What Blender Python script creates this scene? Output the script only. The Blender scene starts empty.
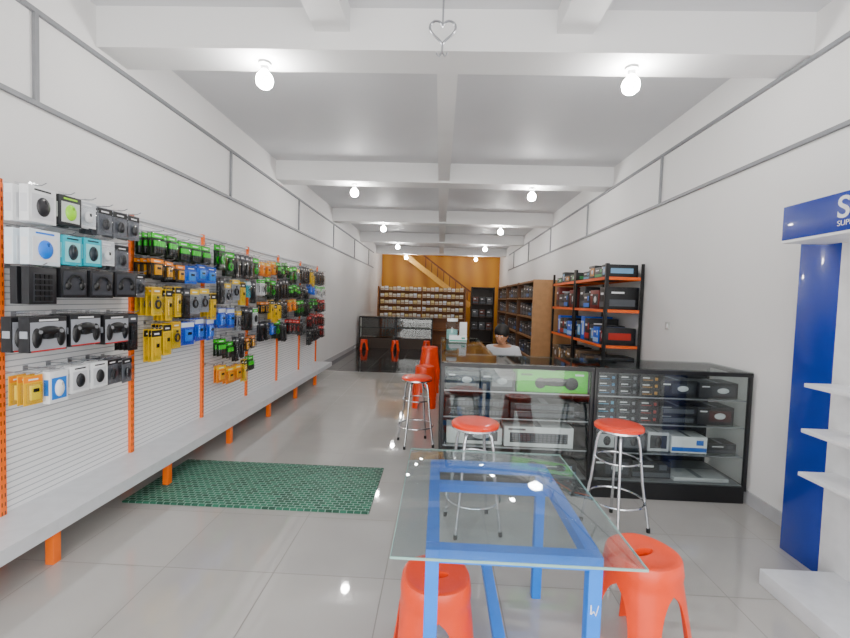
import bpy, bmesh, math, random
from mathutils import Vector, Matrix, Euler
random.seed(7)
SC = bpy.context.scene
COL = SC.collection
PI = math.pi
R = math.radians

# ------------------------------------------------------------------ camera
FPX = 430.0
CAMH = 1.5
camd = bpy.data.cameras.new('camera'); cam = bpy.data.objects.new('camera', camd); COL.objects.link(cam)
camd.sensor_width = 36; camd.lens = FPX/850*36; camd.clip_start = .05; camd.clip_end = 200
RM = Matrix.Rotation(R(1.92), 4, 'Z') @ Matrix.Rotation(R(90-2.6), 4, 'X') @ Matrix.Rotation(R(1.8), 4, 'Z')
cam.matrix_world = Matrix.Translation((0, 0, CAMH)) @ RM
SC.camera = cam

# ------------------------------------------------------------------ materials
def lin(c):
    return tuple((x/12.92 if x <= .04045 else ((x+.055)/1.055)**2.4) for x in c)
def hx(h):
    return lin(tuple(int(h[i:i+2], 16)/255 for i in (0, 2, 4)))
_mc = {}
def M(h, rough=.5, metal=0.0, var=.05, emit=0, scale=12, coat=0):
    key = (h, rough, metal, var, emit, scale, coat)
    if key in _mc: return _mc[key]
    m = bpy.data.materials.new('mat_'+h); m.use_nodes = True
    nt = m.node_tree; b = nt.nodes['Principled BSDF']
    c = hx(h)
    tc = nt.nodes.new('ShaderNodeTexCoord'); nz = nt.nodes.new('ShaderNodeTexNoise'); rp = nt.nodes.new('ShaderNodeValToRGB')
    nz.inputs['Scale'].default_value = scale; nz.inputs['Detail'].default_value = 3
    rp.color_ramp.elements[0].position = .3; rp.color_ramp.elements[1].position = .7
    rp.color_ramp.elements[0].color = tuple(x*(1-var) for x in c)+(1,)
    rp.color_ramp.elements[1].color = tuple(min(1, x*(1+var)) for x in c)+(1,)
    nt.links.new(tc.outputs['Object'], nz.inputs['Vector']); nt.links.new(nz.outputs['Fac'], rp.inputs['Fac'])
    nt.links.new(rp.outputs['Color'], b.inputs['Base Color'])
    b.inputs['Roughness'].default_value = rough; b.inputs['Metallic'].default_value = metal
    b.inputs['Coat Weight'].default_value = coat
    if emit:
        b.inputs['Emission Color'].default_value = (1, .98, .95, 1); b.inputs['Emission Strength'].default_value = emit
    _mc[key] = m
    return m

def mth(nt, op, a, b=None, c=None):
    n = nt.nodes.new('ShaderNodeMath'); n.operation = op
    for i, v in enumerate((a, b, c)):
        if v is None: continue
        if isinstance(v, (int, float)): n.inputs[i].default_value = v
        else: nt.links.new(v, n.inputs[i])
    return n.outputs[0]

def glass_mat(name, tint, gl=.05, top=.75, rough=.02):
    m = bpy.data.materials.new(name); m.use_nodes = True; nt = m.node_tree; nt.nodes.clear()
    o = nt.nodes.new('ShaderNodeOutputMaterial'); t = nt.nodes.new('ShaderNodeBsdfTransparent'); g = nt.nodes.new('ShaderNodeBsdfGlossy')
    mx = nt.nodes.new('ShaderNodeMixShader'); lw = nt.nodes.new('ShaderNodeLayerWeight'); lw.inputs['Blend'].default_value = .5
    t.inputs['Color'].default_value = tint+(1,); g.inputs['Roughness'].default_value = rough
    p = mth(nt, 'POWER', lw.outputs['Facing'], 4.0); f = mth(nt, 'MULTIPLY_ADD', p, top, gl)
    nt.links.new(f, mx.inputs[0]); nt.links.new(t.outputs[0], mx.inputs[1]); nt.links.new(g.outputs[0], mx.inputs[2]); nt.links.new(mx.outputs[0], o.inputs[0])
    return m
GLASS = glass_mat('clear_glass', (.90, .93, .92), .06, .7)
TOPGLASS = glass_mat('smoky_counter_top_glass', (.78, .82, .82), .05, .4)
TGLASS = glass_mat('table_glass', (.86, .92, .93), .09, .8)
CLEAR = glass_mat('clear_plastic', (.95, .96, .97), .06, .6, .08)
EDGE = M('8fb5ad', .15, 0, .1)

def tile_mat(name, c1, c2, mort, rough, size=.6, ms=.003):
    m = bpy.data.materials.new(name); m.use_nodes = True; nt = m.node_tree; b = nt.nodes['Principled BSDF']
    tc = nt.nodes.new('ShaderNodeTexCoord'); mp = nt.nodes.new('ShaderNodeMapping'); br = nt.nodes.new('ShaderNodeTexBrick')
    mp.inputs['Location'].default_value = (.25, .17, 0)
    br.offset = 0; br.inputs['Scale'].default_value = 1; br.inputs['Brick Width'].default_value = size; br.inputs['Row Height'].default_value = size
    br.inputs['Mortar Size'].default_value = ms; br.inputs['Mortar Smooth'].default_value = 0.1
    br.inputs['Color1'].default_value = hx(c1)+(1,); br.inputs['Color2'].default_value = hx(c2)+(1,); br.inputs['Mortar'].default_value = hx(mort)+(1,)
    nz = nt.nodes.new('ShaderNodeTexNoise'); nz.inputs['Scale'].default_value = 3.5; nz.inputs['Detail'].default_value = 6
    mx = nt.nodes.new('ShaderNodeMixRGB'); mx.blend_type = 'MULTIPLY'; mx.inputs[0].default_value = .12
    nt.links.new(tc.outputs['Object'], mp.inputs[0]); nt.links.new(mp.outputs[0], br.inputs[0]); nt.links.new(tc.outputs['Object'], nz.inputs[0])
    nt.links.new(br.outputs['Color'], mx.inputs[1]); nt.links.new(nz.outputs['Fac'], mx.inputs[2]); nt.links.new(mx.outputs[0], b.inputs['Base Color'])
    r = mth(nt, 'MULTIPLY_ADD', nz.outputs['Fac'], .07, rough); r2 = mth(nt, 'MULTIPLY_ADD', br.outputs['Fac'], .5, r)
    nt.links.new(r2, b.inputs['Roughness'])
    b.inputs['IOR'].default_value = 1.8
    bp = nt.nodes.new('ShaderNodeBump'); bp.inputs['Strength'].default_value = .25; bp.inputs['Distance'].default_value = .002; bp.invert = True
    nt.links.new(br.outputs['Fac'], bp.inputs['Height']); nt.links.new(bp.outputs[0], b.inputs['Normal'])
    return m
def slat_mat():
    m = bpy.data.materials.new('ribbed_white_panel'); m.use_nodes = True; nt = m.node_tree; b = nt.nodes['Principled BSDF']
    tc = nt.nodes.new('ShaderNodeTexCoord'); sp = nt.nodes.new('ShaderNodeSeparateXYZ'); nt.links.new(tc.outputs['Object'], sp.inputs[0])
    fz = mth(nt, 'FRACT', mth(nt, 'DIVIDE', sp.outputs[2], .034)); a = mth(nt, 'LESS_THAN', fz, .17)
    mx = nt.nodes.new('ShaderNodeMixRGB'); mx.inputs[1].default_value = hx('f4f5f6')+(1,); mx.inputs[2].default_value = hx('b0b4ba')+(1,)
    nt.links.new(a, mx.inputs[0]); nt.links.new(mx.outputs[0], b.inputs['Base Color']); b.inputs['Roughness'].default_value = .45
    return m
def post_mat():
    m = bpy.data.materials.new('slotted_orange_steel'); m.use_nodes = True; nt = m.node_tree; b = nt.nodes['Principled BSDF']
    tc = nt.nodes.new('ShaderNodeTexCoord'); sp = nt.nodes.new('ShaderNodeSeparateXYZ'); nt.links.new(tc.outputs['Object'], sp.inputs[0])
    fz = mth(nt, 'FRACT', mth(nt, 'DIVIDE', sp.outputs[2], .05)); a = mth(nt, 'LESS_THAN', fz, .45)
    ay = mth(nt, 'ABSOLUTE', sp.outputs[1]); c = mth(nt, 'LESS_THAN', mth(nt, 'ABSOLUTE', mth(nt, 'SUBTRACT', ay, .009)), .003)
    k = mth(nt, 'MULTIPLY', a, c)
    mx = nt.nodes.new('ShaderNodeMixRGB'); mx.inputs[1].default_value = hx('ff7000')+(1,); mx.inputs[2].default_value = hx('5a2208')+(1,)
    nt.links.new(k, mx.inputs[0]); nt.links.new(mx.outputs[0], b.inputs['Base Color']); b.inputs['Roughness'].default_value = .4
    return m
def wall_mat(name, c, var=.05):
    m = bpy.data.materials.new(name); m.use_nodes = True; nt = m.node_tree; b = nt.nodes['Principled BSDF']
    tc = nt.nodes.new('ShaderNodeTexCoord'); nz = nt.nodes.new('ShaderNodeTexNoise'); nz.inputs['Scale'].default_value = .9; nz.inputs['Detail'].default_value = 7
    rp = nt.nodes.new('ShaderNodeValToRGB'); cc = hx(c)
    rp.color_ramp.elements[0].position = .35; rp.color_ramp.elements[1].position = .7
    rp.color_ramp.elements[0].color = tuple(x*(1-var) for x in cc)+(1,); rp.color_ramp.elements[1].color = tuple(min(1, x*(1+var)) for x in cc)+(1,)
    nt.links.new(tc.outputs['Object'], nz.inputs[0]); nt.links.new(nz.outputs['Fac'], rp.inputs[0]); nt.links.new(rp.outputs[0], b.inputs['Base Color'])
    b.inputs['Roughness'].default_value = .6
    n2 = nt.nodes.new('ShaderNodeTexNoise'); n2.inputs['Scale'].default_value = 25; nt.links.new(tc.outputs['Object'], n2.inputs[0])
    bp = nt.nodes.new('ShaderNodeBump'); bp.inputs['Strength'].default_value = .08; bp.inputs['Distance'].default_value = .01
    nt.links.new(n2.outputs['Fac'], bp.inputs['Height']); nt.links.new(bp.outputs[0], b.inputs['Normal'])
    return m
def mat_weave():
    m = bpy.data.materials.new('green_lattice_mat'); m.use_nodes = True; nt = m.node_tree; b = nt.nodes['Principled BSDF']
    tc = nt.nodes.new('ShaderNodeTexCoord'); br = nt.nodes.new('ShaderNodeTexBrick')
    br.inputs['Scale'].default_value = 1; br.inputs['Brick Width'].default_value = .05; br.inputs['Row Height'].default_value = .034; br.offset = .5
    br.inputs['Mortar Size'].default_value = .004; br.inputs['Mortar Smooth'].default_value = .5
    br.inputs['Color1'].default_value = hx('0d4431')+(1,); br.inputs['Color2'].default_value = hx('2a7258')+(1,); br.inputs['Mortar'].default_value = hx('86a99a')+(1,)
    nt.links.new(tc.outputs['Object'], br.inputs[0]); nt.links.new(br.outputs['Color'], b.inputs['Base Color']); b.inputs['Roughness'].default_value = .6
    return m
def plank_mat(name, c1, c2):
    m = bpy.data.materials.new(name); m.use_nodes = True; nt = m.node_tree; b = nt.nodes['Principled BSDF']
    tc = nt.nodes.new('ShaderNodeTexCoord'); wv = nt.nodes.new('ShaderNodeTexWave'); wv.inputs['Scale'].default_value = .5; wv.inputs['Distortion'].default_value = 2.5
    rp = nt.nodes.new('ShaderNodeValToRGB'); rp.color_ramp.elements[0].color = hx(c1)+(1,); rp.color_ramp.elements[1].color = hx(c2)+(1,)
    nt.links.new(tc.outputs['Object'], wv.inputs[0]); nt.links.new(wv.outputs['Fac'], rp.inputs[0]); nt.links.new(rp.outputs[0], b.inputs['Base Color']); b.inputs['Roughness'].default_value = .5
    return m

WHITE = M('eeeff1', .45); BLACK = M('111215', .35); DARK = M('1f2125', .5); CHROME = M('d8dade', .18, 1.0, .02); RED = M('fa4200', .3, 0, .04, coat=.2)
SEATRED = M('f83600', .3, 0, .05, coat=.3); ORANGE = M('ff7000', .4); BLUE = M('0080f0', .35, 0, .04); NAVY = M('04309c', .25, 0, .04, coat=.5)
STEEL = M('a9abb0', .35, .8, .05); GREY = M('86888c', .5)

# ------------------------------------------------------------------ mesh builder
class MB:
    def __init__(s, mat=None):
        s.bm = bmesh.new(); s.mats = []; s.cur = 0
        if mat: s.m(mat)
    def m(s, mat):
        if mat not in s.mats: s.mats.append(mat)
        s.cur = s.mats.index(mat); return s
    def _mark(s, vs):
        for v in vs:
            for f in v.link_faces: f.material_index = s.cur
    def box(s, c, d, rot=None, bev=0):
        vs = bmesh.ops.create_cube(s.bm, size=1)['verts']
        mt = Matrix.Translation(c) @ (rot.to_4x4() if rot else Matrix()) @ Matrix.Diagonal((d[0], d[1], d[2], 1))
        bmesh.ops.transform(s.bm, matrix=mt, verts=vs); s._mark(vs)
        if bev:
            es = list({e for v in vs for e in v.link_edges})
            bmesh.ops.bevel(s.bm, geom=es, offset=bev, segments=2, profile=.6, affect='EDGES')
        return s
    def bb(s, x0, x1, y0, y1, z0, z1, bev=0):
        return s.box(((x0+x1)/2, (y0+y1)/2, (z0+z1)/2), (abs(x1-x0), abs(y1-y0), abs(z1-z0)), None, bev)
    def cyl(s, p0, p1, r0, r1=None, seg=12):
        p0 = Vector(p0); p1 = Vector(p1); d = p1-p0
        vs = bmesh.ops.create_cone(s.bm, cap_ends=True, segments=seg, radius1=r0, radius2=r0 if r1 is None else r1, depth=d.length)['verts']
        q = d.to_track_quat('Z', 'Y').to_matrix().to_4x4()
        bmesh.ops.transform(s.bm, matrix=Matrix.Translation((p0+p1)/2) @ q, verts=vs); s._mark(vs); return s
    def bar(s, p0, p1, w, h):
        p0 = Vector(p0); p1 = Vector(p1); d = p1-p0
        q = d.to_track_quat('Y', 'Z').to_matrix()
        return s.box((p0+p1)/2, (w, d.length, h), q)
    def sph(s, c, r, u=14, v=9):
        if isinstance(r, (int, float)): r = (r, r, r)
        vs = bmesh.ops.create_uvsphere(s.bm, u_segments=u, v_segments=v, radius=1)['verts']
        bmesh.ops.transform(s.bm, matrix=Matrix.Translation(c) @ Matrix.Diagonal((r[0], r[1], r[2], 1)), verts=vs); s._mark(vs); return s
    def tube(s, pts, r, seg=8, closed=False):
        pts = [Vector(p) for p in pts]; n = len(pts); rings = []; up = Vector((0, 0, 1))
        for i, p in enumerate(pts):
            if closed: t = pts[(i+1) % n]-pts[i-1]
            else: t = pts[min(i+1, n-1)]-pts[max(i-1, 0)]
            t.normalize()
            a = up-t*up.dot(t)
            if a.length < .05: a = Vector((1, 0, 0))-t*t.x
            a.normalize(); up = a; b = t.cross(a)
            rings.append([s.bm.verts.new(p+(a*math.cos(k*2*PI/seg)+b*math.sin(k*2*PI/seg))*r) for k in range(seg)])
        rng = range(n) if closed else range(n-1)
        for i in rng:
            A = rings[i]; B = rings[(i+1) % n]
            for k in range(seg):
                f = s.bm.faces.new((A[k], A[(k+1) % seg], B[(k+1) % seg], B[k])); f.material_index = s.cur
        if not closed:
            for rr in (rings[0][::-1], rings[-1]):
                f = s.bm.faces.new(rr); f.material_index = s.cur
        return s
    def ring(s, c, Rr, r, n=32, seg=8, axis='z'):
        c = Vector(c); pts = []
        for k in range(n):
            a = k*2*PI/n; u = math.cos(a)*Rr; v = math.sin(a)*Rr
            pts.append(c+(Vector((u, v, 0)) if axis == 'z' else Vector((0, u, v)) if axis == 'x' else Vector((u, 0, v))))
        return s.tube(pts, r, seg, True)
    def lathe(s, prof, c=(0, 0, 0), seg=28):
        c = Vector(c); rings = []
        for r, z in prof:
            rings.append([s.bm.verts.new(c+Vector((r*math.cos(k*2*PI/seg), r*math.sin(k*2*PI/seg), z))) for k in range(seg)] if r > 1e-5 else [s.bm.verts.new(c+Vector((0, 0, z)))])
        for A, B in zip(rings, rings[1:]):
            for k in range(seg):
                k2 = (k+1) % seg
                if len(A) == 1: vs = (A[0], B[k2], B[k])
                elif len(B) == 1: vs = (A[k], A[k2], B[0])
                else: vs = (A[k], A[k2], B[k2], B[k])
                f = s.bm.faces.new(vs); f.material_index = s.cur
        return s
    def xf(s, mt):
        bmesh.ops.transform(s.bm, matrix=mt, verts=s.bm.verts); return s
    def mesh(s, name, smooth=True, fixn=True):
        if fixn: bmesh.ops.recalc_face_normals(s.bm, faces=s.bm.faces)
        me = bpy.data.meshes.new(name); s.bm.to_mesh(me); s.bm.free()
        for m_ in s.mats: me.materials.append(m_)
        if smooth:
            for p in me.polygons: p.use_smooth = True
            me.set_sharp_from_angle(angle=R(38))
        return me
    def build(s, name, parent=None, smooth=True, loc=None):
        return link(name, s.mesh(name, smooth), parent, loc)

def link(name, me, parent=None, loc=None):
    o = bpy.data.objects.new(name, me); COL.objects.link(o)
    if parent: o.parent = parent
    if loc is not None: o.location = loc
    return o
def tag(o, label, cat, group=None):
    o['label'] = label; o['category'] = cat
    if group: o['group'] = group
    return o
def thing(name, label, cat, loc=(0, 0, 0), rz=0, group=None):
    o = bpy.data.objects.new(name, None); COL.objects.link(o); o.location = loc; o.rotation_euler = (0, 0, rz); o.empty_display_size = .1
    return tag(o, label, cat, group)
def struct(o): o['kind'] = 'structure'; return o
def dup(root, loc, rz=0, label=None, group=None):
    r = root.copy(); COL.objects.link(r); r.location = loc; r.rotation_euler = (0, 0, rz)
    if label: r['label'] = label
    if group: r['group'] = group
    for ch in list(root.children):
        c = ch.copy(); COL.objects.link(c); c.parent = r
        for g in list(ch.children):
            d = g.copy(); COL.objects.link(d); d.parent = c
    return r

# ------------------------------------------------------------------ room shell
XL, XR, YF, YB, CEIL, BB = -2.47, 2.43, -1.6, 18.0, 3.48, 3.2
DB = 3.32
WALLM = wall_mat('painted_wall', 'eeedec', .025)
CEILM = wall_mat('painted_ceiling', 'dadbde', .03)
BEAMM = wall_mat('painted_beam', 'eeeeee', .02)
struct(MB(tile_mat('light_tiles', 'b9b6b1', 'b4b2ae', '85827c', .0)).bb(XL, XR, YF, 8.6, -.1, 0).build('floor'))
struct(MB(tile_mat('dark_tiles', '262424', '2d2a2a', '151414', .03)).bb(XL, XR, 8.6, YB, -.1, 0).build('floor'))
struct(MB(WALLM).bb(XL-.15, XL, YF, YB, -.1, CEIL).build('wall_left'))
struct(MB(WALLM).bb(XR, XR+.15, YF, YB, -.1, CEIL).build('wall_right'))
struct(MB(CEILM).bb(XL-.15, XR+.15, YF, YB, CEIL, CEIL+.15).build('ceiling'))
struct(MB(plank_mat('mustard_wall', 'c07a10', 'd6941e')).bb(XL-.15, XR+.15, YB, YB+.15, -.1, CEIL).build('wall_back'))
tn = 1
for k in range(5):
    yb = DB*(k+1)
    struct(MB(BEAMM).bb(XL, XR, yb-.3, yb, BB, CEIL).build('trim_%d' % tn)); tn += 1
struct(MB(BEAMM).bb(XL, XR, -.3, 0, BB, CEIL).build('trim_%d' % tn)); tn += 1
for k in range(1, 5):
    struct(MB(BEAMM).bb(-.08, .08, DB*k, DB*(k+1)-.3, BB+.03, CEIL).build('trim_%d' % tn)); tn += 1
for xx in (-.8, .85):
    struct(MB(BEAMM).bb(xx-.12, xx+.12, 0, DB-.3, BB+.12, CEIL).build('trim_%d' % tn)); tn += 1
struct(MB(M('b9babd', .4)).bb(XR-.012, XR, YF, 16, 0, .1).build('baseboard_right'))
struct(MB(M('b9babd', .4)).bb(XL, XL+.012, YF, 16, 0, .1).build('baseboard_left'))
for side, X, zu, zl in ((-1, XL+.012, 3.14, 2.6), (1, XR-.012, 3.18, 2.64)):
    for z in (zu, zl):
        struct(MB(GREY).bb(X-.012, X+.012, .2, 15.6, z-.014, z+.014).build('trim_%d' % tn)); tn += 1
    for k in range(6):
        y = 2.55+2.4*k
        struct(MB(GREY).bb(X-.011, X+.011, y-.013, y+.013, zl+.014, zu-.014).build('trim_%d' % tn)); tn += 1

# ------------------------------------------------------------------ bulbs
BULB = M('ffffff', .3, 0, 0, 190)
def bulb_things():
    first = None
    rows = ['first', 'second', 'third', 'fourth', 'fifth']
    for k in range(5):
        for sx, X in (('left', -1.34), ('right', 1.31)):
            lab = 'glowing round bulb under the %s ceiling beam from the front, %s side' % (rows[k], sx)
            loc = (X, DB*(k+1)-.13, BB)
            if first is None:
                t = thing('ceiling_bulb', lab, 'light bulb', loc)
                MB(WHITE).lathe([(0, 0), (.045, 0), (.045, -.018), (.028, -.03), (.026, -.06), (0, -.06)], seg=20).build('socket', t)
                MB(BULB).lathe([(0, -.055), (.02, -.06), (.034, -.075), (.055, -.10), (.062, -.13), (.055, -.162), (.034, -.183), (0, -.192)], seg=20).build('bulb', t)
                first = t
            else: dup(first, loc, 0, lab)
bulb_things()

t = thing('hanging_wire_ornament', 'small silver wire heart hanging in front of the nearest ceiling beam', 'ornament', (-.04, 2.85, CEIL))
pts = []
for k in range(36):
    a = k*2*PI/36
    pts.append((.0052*16*math.sin(a)**3, 0, -.25+.0052*(13*math.cos(a)-5*math.cos(2*a)-2*math.cos(3*a)-math.cos(4*a))))
MB(STEEL).tube(pts, .008, 6, True).build('heart_loop', t)
MB(STEEL).tube([(0, 0, 0), (0, 0, -.222)], .006, 6).build('hanging_wire', t)
MB(STEEL).tube([(0, 0, -.33), (0, 0, -.38), (.02, 0, -.41), (.035, 0, -.39)], .007, 6).build('hook', t)
MB(STEEL).tube([(0, 0, -.38), (-.02, 0, -.41), (-.035, 0, -.39)], .007, 6).build('hook', t)

t = thing('light_switch', 'small white light switch on the bare right wall beside the orange rack', 'light switch', (XR, 4.65, 1.3))
MB(M('c2c2be', .4)).box((-.006, 0, 0), (.012, .08, .08), None, .003).build('plate', t)
MB(WHITE).box((-.014, 0, 0), (.008, .03, .045), None, .002).build('rocker', t)

# ------------------------------------------------------------------ green mat
tag(MB(mat_weave()).bb(-2.2, -.445, 2.90, 3.70, 0, .012, .004).build('floor_mat'), 'green plastic mat with pale lattice pattern on the tiled floor', 'mat')

# ------------------------------------------------------------------ gondola wall display
PX = -2.36; BW = .985
SLAT = slat_mat(); PM = post_mat(); SHW = M('d6d9dd', .35, .1)
ordn = ['cut-off', 'nearest', 'second', 'third', 'fourth', 'fifth', 'farthest']
bays = []
for k in range(7):
    y0 = 2.215+(k-1)*BW
    lab = ('white ribbed wall display bay mostly beyond the left edge of the photo' if k == 0 else
           'white ribbed wall display bay with orange post, %s fully visible along left wall' % ordn[k])
    b = thing('wall_display', lab, 'display rack', (PX, y0, 0))
    bays.append(b)
    MB(SLAT).bb(-.02, 0, .02, BW-.02, .25, 2.04).build('back_panel', b, False)
    MB(PM).bb(-.06, .022, -.018, .018, 0, 2.07, .003).build('post', b)
    if k == 6:
        MB(PM).bb(-.06, .022, -.018, .018, 0, 2.07, .003).build('post', b, loc=(0, BW, 0))
    sh = MB(SHW); sh.bb(-.0, .33, .0, BW, .235, .25); sh.bb(.318, .33, 0, BW, .175, .235); sh.build('base_shelf', b)
    f = MB(ORANGE); f.bb(.0, .30, -.02, .02, .17, .235); f.bb(.27, .315, -.02, .03, 0, .17, .003); f.build('foot', b)
    MB(SHW).bb(-.02, .02, .0, BW, 2.04, 2.06).build('top_rail', b)

# ---- hanging packs
def draw(style, A, B, Cc, w, h, t, g):
    if style in ('card', 'battery', 'cable', 'strip'):
        c = g('card'); c.m(A).box((0, 0, -h/2), (.003, w, h), None); c.m(B).box((.0022, 0, -h*.13), (.0015, w*.98, h*.2)); c.m(WHITE).box((.0035, 0, -h*.14), (.001, w*.5, h*.05))
        if style == 'card':
            p = g('product'); p.m(Cc).sph((t*.45, 0, -h*.6), (t*.4, w*.24, h*.22), 12, 8); p.m(BLACK).box((t*.78, 0, -h*.52), (.006, w*.1, h*.12))
        elif style == 'battery':
            p = g('product')
            for q in (-.3, -.1, .1, .3): p.m(Cc).cyl((t*.45, w*q, -h*.36), (t*.45, w*q, -h*.9), w*.085, None, 10)
            for q in (-.3, -.1, .1, .3): p.m(BLACK).cyl((t*.45, w*q, -h*.6), (t*.45, w*q, -h*.91), w*.088, None, 10)
        elif style == 'cable':
            p = g('product'); p.m(Cc).ring((t*.4, 0, -h*.6), w*.25, w*.045, 18, 6, 'x'); p.ring((t*.55, 0, -h*.6), w*.21, w*.04, 18, 6, 'x'); p.box((t*.4, 0, -h*.36), (t*.3, w*.12, h*.08))
        else:
            p = g('product'); p.m(Cc).box((t*.4, 0, -h*.58), (t*.5, w*.5, h*.5), None, .004); p.m(BLACK).box((t*.68, 0, -h*.5), (.004, w*.3, h*.12))
        g('blister').m(CLEAR).box((t*.5+.003, 0, -h*.6), (t*.98, w*.84, h*.66), None, .006)
        g('hang_tab').m(CLEAR).box((0, 0, .008), (.0015, w*.3, .02))
    else:
        c = g('carton'); c.m(A).box((t/2, 0, -h/2), (t, w, h), None, .002)
        g('hang_tab').m(CLEAR).box((.002, 0, .012), (.0015, w*.35, .026))
        if style == 'mouse':
            g('window').m(B).box((t+.0008, 0, -h*.55), (.0016, w*.8, h*.68), None); p = g('product'); p.m(Cc).sph((t+.002, 0, -h*.55), (.018, w*.24, h*.27), 16, 10)
            p.m(BLACK).box((t+.018, 0, -h*.42), (.005, w*.06, h*.12), None, .002); c.m(B).box((t*.5, -w/2-.0005, -h*.5), (t*.7, .001, h*.5)); c.m(Cc).box((t+.001, 0, -h*.1), (.001, w*.6, h*.05))
        elif style == 'pad':
            g('window').m(B).box((t+.0008, 0, -h*.55), (.0016, w*.94, h*.8)); p = g('product'); x = t+.002
            p.m(Cc).sph((x, 0, -h*.46), (.014, w*.36, h*.2), 16, 8)
            for s_ in (-1, 1):
                p.m(Cc).sph((x, s_*w*.32, -h*.6), (.016, w*.12, h*.29), 12, 8)
                p.m(DARK).cyl((x, s_*w*.14, -h*.56), (x+.02, s_*w*.14, -h*.56), w*.06, None, 10)
                p.m(GREY).cyl((x, s_*w*.28, -h*.43), (x+.017, s_*w*.28, -h*.43), w*.045, None, 8)
            c.m(B).box((t*.5, -w/2-.0005, -h*.5), (t*.7, .001, h*.2)); c.m(WHITE).box((t+.001, 0, -h*.1), (.001, w*.5, h*.05)); c.m(M('c22020', .4)).box((t+.001, 0, -h*.97), (.001, w*.9, h*.04))
        elif style == 'keypad':
            g('window').m(B).box((t+.0008, 0, -h*.55), (.0016, w*.72, h*.78)); p = g('product')
            for i in range(4):
                for j in range(5): p.m(Cc).box((t+.004, w*(-.24+.16*i), -h*(.25+.15*j)), (.006, w*.12, h*.11), None)
        elif style == 'headset':
            g('window').m(B).box((t+.0008, 0, -h*.5), (.0016, w*.85, h*.8)); p = g('product')
            pts = [(t+.008, w*.27*math.cos(a), -h*.5+h*.27*math.sin(a)) for a in [PI*k/12 for k in range(13)]]
            p.m(Cc).tube(pts, .007, 6)
            for s_ in (-1, 1): p.m(Cc).sph((t+.004, s_*w*.27, -h*.58), (.014, w*.1, h*.15), 10, 8)
_pk = {}
NAMES = {'card': 'blister_pack', 'battery': 'battery_pack', 'cable': 'cable_pack', 'strip': 'blister_pack', 'mouse': 'mouse_box', 'pad': 'gamepad_box', 'keypad': 'keypad_box', 'headset': 'headset_box'}
CATS = {'card': 'blister pack', 'battery': 'battery pack', 'cable': 'cable pack', 'strip': 'blister pack', 'mouse': 'boxed mouse', 'pad': 'boxed gamepad', 'keypad': 'boxed keypad', 'headset': 'boxed headset'}
def pack(style, A, B, Cc, w, h, t, near, loc, lab, rz):
    key = (style, A, B, Cc, w, h, t, near)
    am, bm_, cm = M(A, .35), M(B, .35), M(Cc, .35)
    if key not in _pk:
        if near:
            root = thing(NAMES[style], lab, CATS[style], loc, rz)
            ps = {}
            def g(n):
                if n not in ps: ps[n] = MB()
                return ps[n]
            draw(style, am, bm_, cm, w, h, t, g)
            for n, mb in ps.items(): mb.build(n, root)
        else:
            one = MB(); draw(style, am, bm_, cm, w, h, t, lambda n: one)
            root = one.build(NAMES[style]); root.location = loc; root.rotation_euler = (0, 0, rz); tag(root, lab, CATS[style])
        _pk[key] = root
        return root
    return dup(_pk[key], loc, rz, lab)
hk = MB(STEEL); hk.tube([(.0, 0, 0), (.2, 0, 0), (.225, 0, .012)], .003, 6); hk.box((.0, 0, -.005), (.006, .03, .03)); HOOKM = hk.mesh('peg_hook')
rown = ['top', 'second', 'third', 'fourth', 'fifth', 'sixth']
K, W_, G_, Y_, O_, B_, T_, RD = '17181b', 'f0f2f4', '2fd01e', 'f6cc08', 'ff8e00', '006cf0', '10b8cc', 'e01408'
P = {
 'white boxed mouse with red accents': ('mouse', W_, 'dfe1e6', '2a2a2e', .17, .19, .05),
 'black boxed lime green mouse': ('mouse', '2b2d30', 'cfd6cf', 'a2f008', .15, .17, .05),
 'white blister pack': ('card', W_, 'c9ccd2', 'f6f6f6', .12, .16, .035),
 'white boxed blue mouse': ('mouse', 'e6f2fa', W_, '087cf4', .19, .19, .05),
 'teal boxed mouse': ('mouse', T_, '8fe0e6', '1f2b33', .13, .17, .05),
 'grey and black blister pack': ('card', '6b6e75', K, '25272c', .11, .17, .03),
 'black boxed number keypad': ('keypad', '1c1d21', '33363c', '0d0e10', .17, .2, .04),
 'dark boxed headset': ('headset', '1b1c20', '3a3d44', '0c0d0f', .19, .17, .05),
 'black boxed gamepad': ('pad', '1a1b1f', 'a2a6ae', '101114', .23, .19, .06),
 'gold blister pack': ('strip', 'f2ba10', O_, 'fcd820', .1, .16, .03),
 'white and blue boxed mouse': ('mouse', W_, '1c7ce0', 'f2f2f2', .12, .18, .04),
 'white boxed black mouse': ('mouse', W_, 'd5d8dd', '1b1c20', .13, .16, .04),
 'green and black battery card': ('battery', '15250f', G_, '2cd41c', .14, .17, .03),
 'black card with orange header': ('strip', K, O_, 'f0a508', .13, .15, .03),
 'blue memory card pack': ('strip', B_, '0648b0', '3a9cf8', .15, .15, .03),
 'yellow cable pack': ('cable', Y_, 'dca808', '2b2b2b', .13, .22, .03),
 'yellow flat pack': ('strip', Y_, K, 'ecc010', .10, .25, .02),
 'grey cable pack with yellow header': ('cable', '9b9fa6', Y_, '1e1f22', .14, .22, .03),
 'blue boxed adapter': ('strip', '0c50dc', 'e8eef6', '1f80fa', .16, .2, .035),
 'black cable pack': ('cable', '1c1e22', '3c4048', '0e0f11', .13, .24, .03),
 'slim black pack': ('strip', '15161a', '4a4d54', '25272c', .09, .26, .02),
 'green cable pack': ('cable', '14281a', G_, '1fb81a', .14, .25, .03),
 'turquoise flat pack': ('strip', T_, W_, '0a8c9c', .12, .18, .02),
 'orange and yellow pack': ('strip', O_, Y_, 'fab018', .15, .17, .03),
 'red and black blister pack': ('card', K, RD, 'c2180c', .14, .22, .03),
 'white and green card': ('card', W_, G_, '2c2e32', .14, .20, .03),
}
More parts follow.
